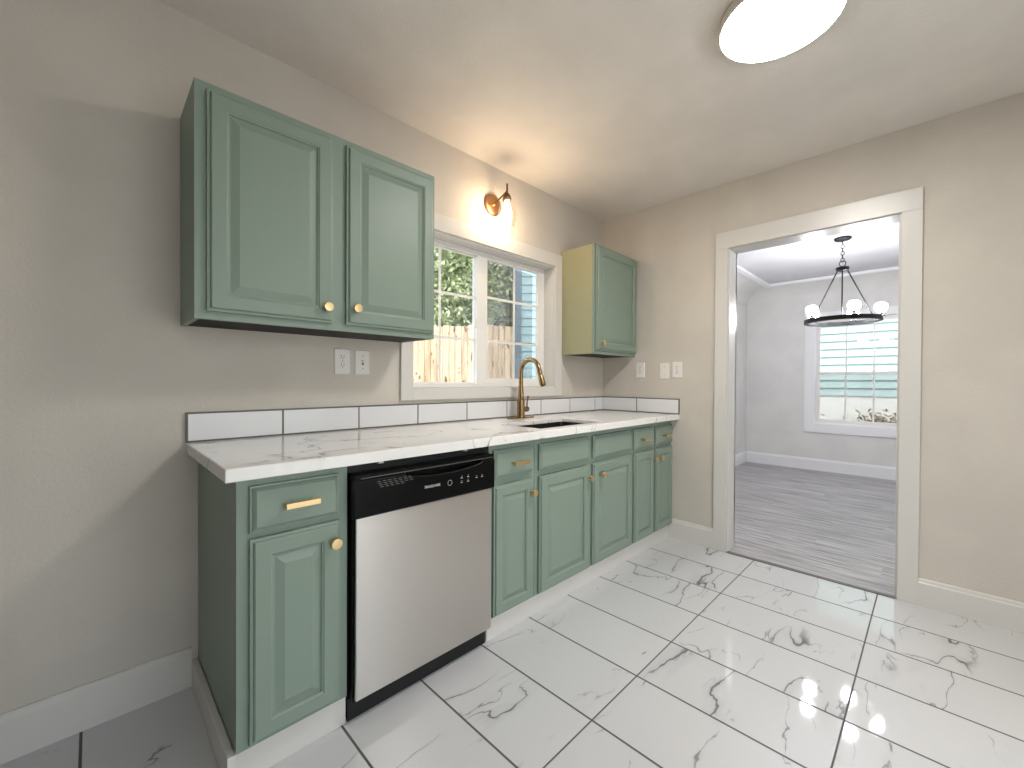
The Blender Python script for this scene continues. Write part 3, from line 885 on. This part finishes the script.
# fence across the view from the kitchen window
camp = Vector((-3.0722, -1.9843, 0))
f2 = Vector((fw.x, fw.y, 0)).normalized(); r2 = Vector((rt0.x, rt0.y, 0))
FB = camp + f2 * 6.0
FX = Matrix(((r2.x, f2.x, 0, FB.x), (r2.y, f2.y, 0, FB.y), (0, 0, 1, 0), (0, 0, 0, 1)))
fe = thing('fence', 'tall pale cedar board fence seen through the kitchen window', 'fence', FB + Vector((-1.5 * r2.x, -1.5 * r2.y, -.3)))
mb = MB()
rnd_ = random.Random(4)
xx = -3.98; k = 0
bl = []
while xx < .02:
    h_ = 1.945 + rnd_.uniform(-.012, .012)
    mb.box(xx + .003, xx + .085, -rnd_.uniform(0, .010), .020, -.30, h_)
    xx += .088
me_o = mb.build('board_panel', 'cedar', fe, origin=(0, 0, 0))
me_o.matrix_parent_inverse = Matrix.Identity(4)
me_o.location = FB - WORLD[fe.name]
me_o.rotation_euler = (0, 0, math.atan2(r2.y, r2.x))
mb = MB().box(-3.98, .02, .0201, .058, .1, .19).box(-3.98, .02, .0201, .058, 1.50, 1.59)
mb.build('rail', 'cedar', fe, xform=FX)
for x_ in (-3.6, -1.8, -.06):
    MB().box(x_ - .045, x_ + .045, .0581, .148, -.30, 1.9).build('post', 'cedar', fe, xform=FX)

# neighbouring house with blue lap siding, right of the fence
bh = thing('house', 'blue lap-sided house wall seen through the right kitchen window pane', 'house', FB + Vector((r2.x * 1.5, r2.y * 1.5, -.3)))
mb = MB()
lap = .118
hx0_, hx1_ = .130, 1.9
z_ = -.30
while z_ < 3.9:
    mb.loops([[(x_, -.016, z_), (x_, -.003, z_ + lap), (x_, .10, z_ + lap), (x_, .10, z_)] for x_ in (hx0_, hx1_)])
    z_ += lap
mb.build('siding', 'siding_blue', bh, xform=FX)
MB().box(.035, .130, -.022, .11, -.30, 3.9).build('corner_board', 'siding_navy', bh, xform=FX)
MB().box(.035, .06, .1101, 1.6, -.30, 3.9).build('side_wall', 'siding_navy', bh, xform=FX)
MB().loops([[(-.15, -.35, 3.9), (2.0, -.35, 3.9), (2.0, 1.8, 3.9), (-.15, 1.8, 3.9)], [(-.15, -.35, 4.0), (2.0, -.35, 4.0), (2.0, 1.8, 4.0), (-.15, 1.8, 4.0)], [(.9, .7, 4.7), (1.2, .7, 4.7), (1.2, .75, 4.7), (.9, .75, 4.7)]]).build('roof', 'siding_navy', bh, xform=FX)


def tree(base, height, rx, ry, z0, z1, n, label, leafmat, seed, size=.058):
    rg = random.Random(seed)
    bx, by = base
    t_ = thing('tree', label, 'tree', (bx, by, -.3))
    MB().tube([(bx, by, -.3), (bx + .05, by, .8), (bx, by + .05, (z0 + z1) / 2)], [.14, .11, .06], 12).build('trunk', 'bark', t_, smooth=True)
    mb = MB(); zc, rz = (z0 + z1) / 2, (z1 - z0) / 2
    # clumps of leaves around branch ends
    cl = []
    while len(cl) < 150:
        p_ = Vector((rg.uniform(-1, 1), rg.uniform(-1, 1), rg.uniform(-1, 1)))
        if p_.length < 1: cl.append(Vector((p_.x * rx, p_.y * ry, p_.z * rz)))
    for i in range(n):
        c0 = rg.choice(cl)
        p_ = Vector((bx, by, zc)) + c0 + Vector((rg.gauss(0, .20), rg.gauss(0, .20), rg.gauss(0, .17)))
        a = Vector((rg.uniform(-1, 1), rg.uniform(-1, 1), rg.uniform(-.8, .8))).normalized()
        b = a.orthogonal().normalized(); b = (Matrix.Rotation(rg.uniform(0, 6.28), 3, a) @ b)
        s_ = size * rg.uniform(.6, 1.3)
        mb.quad(p_ - a * s_, p_ + b * s_ * .45, p_ + a * s_, p_ - b * s_ * .45)
    mb.build('crown', leafmat, t_)


t = NT('leaf_bright')
nz = t.noise(t.obj(), 5, 3)
t.set(t.mix(t.ramp(nz, .35, .65), srgb(120, 142, 92), srgb(214, 226, 182)), .5)
M['leaf_bright'] = t.m
t = NT('leaf_dark')
nz = t.noise(t.obj(), 5, 3)
t.set(t.mix(t.ramp(nz, .35, .65), srgb(84, 98, 84), srgb(190, 198, 182)), .5)
M['leaf_dark'] = t.m
P1 = camp + f2 * 9.0 + r2 * -1.65
P2 = camp + f2 * 12.3 + r2 * .30
tree((P1.x, P1.y), 5, 1.25, 1.3, 1.1, 5.6, 42000, 'leafy bright green tree above the fence, in the left pane of the kitchen window', 'leaf_bright', 3)
tree((P2.x, P2.y), 5, 1.45, 1.3, 1.1, 6.8, 46000, 'darker grey-green tree above the fence, in the right pane of the kitchen window', 'leaf_dark', 8)

# house beyond the dining window
ah = thing('house', 'pale aqua lap-sided house beyond the dining room window', 'house', (7.4, -.6, -.3))
mb = MB(); lap = .148; z_ = .92
while z_ < 4.2:
    mb.loops([[(7.0 - .034, y_, z_), (7.0 - .003, y_, z_ + lap), (7.5, y_, z_ + lap), (7.5, y_, z_)] for y_ in (-6, 4)])
    z_ += lap
mb.build('siding', 'siding_aqua', ah)
MB().box(6.99, 7.5, -6, 4, -.3, .919).build('foundation', 'foundation', ah)
MB().loops([[(6.6, -6.3, 4.26), (8.5, -6.3, 4.26), (8.5, 4.3, 4.26), (6.6, 4.3, 4.26)], [(6.6, -6.3, 4.36), (8.5, -6.3, 4.36), (8.5, 4.3, 4.36), (6.6, 4.3, 4.36)], [(8.2, -6.3, 5.2), (8.5, -6.3, 5.2), (8.5, 4.3, 5.2), (8.2, 4.3, 5.2)]]).build('roof', 'foundation', ah)
rg = random.Random(5)
bu = thing('bush', 'low dry bush at the foot of the aqua house', 'bush', (6.5, -1.42, -.3))
mb = MB()
for i in range(1500):
    p_ = Vector((6.5 + rg.gauss(0, .12), -1.42 + rg.gauss(0, .22), .30 + rg.gauss(0, .13)))
    a = Vector((rg.uniform(-1, 1), rg.uniform(-1, 1), rg.uniform(-1, 1))).normalized(); b = a.orthogonal().normalized()
    mb.quad(p_ - a * .05, p_ + b * .022, p_ + a * .05, p_ - b * .022)
mb.build('foliage', 'leaf', bu)
mb = MB()
for i in range(14): mb.tube([(6.5, -1.42, -.3), (6.5 + rg.gauss(0, .12), -1.42 + rg.gauss(0, .25), .3)], [.012, .005], 6)
mb.build('stems', 'bark', bu)
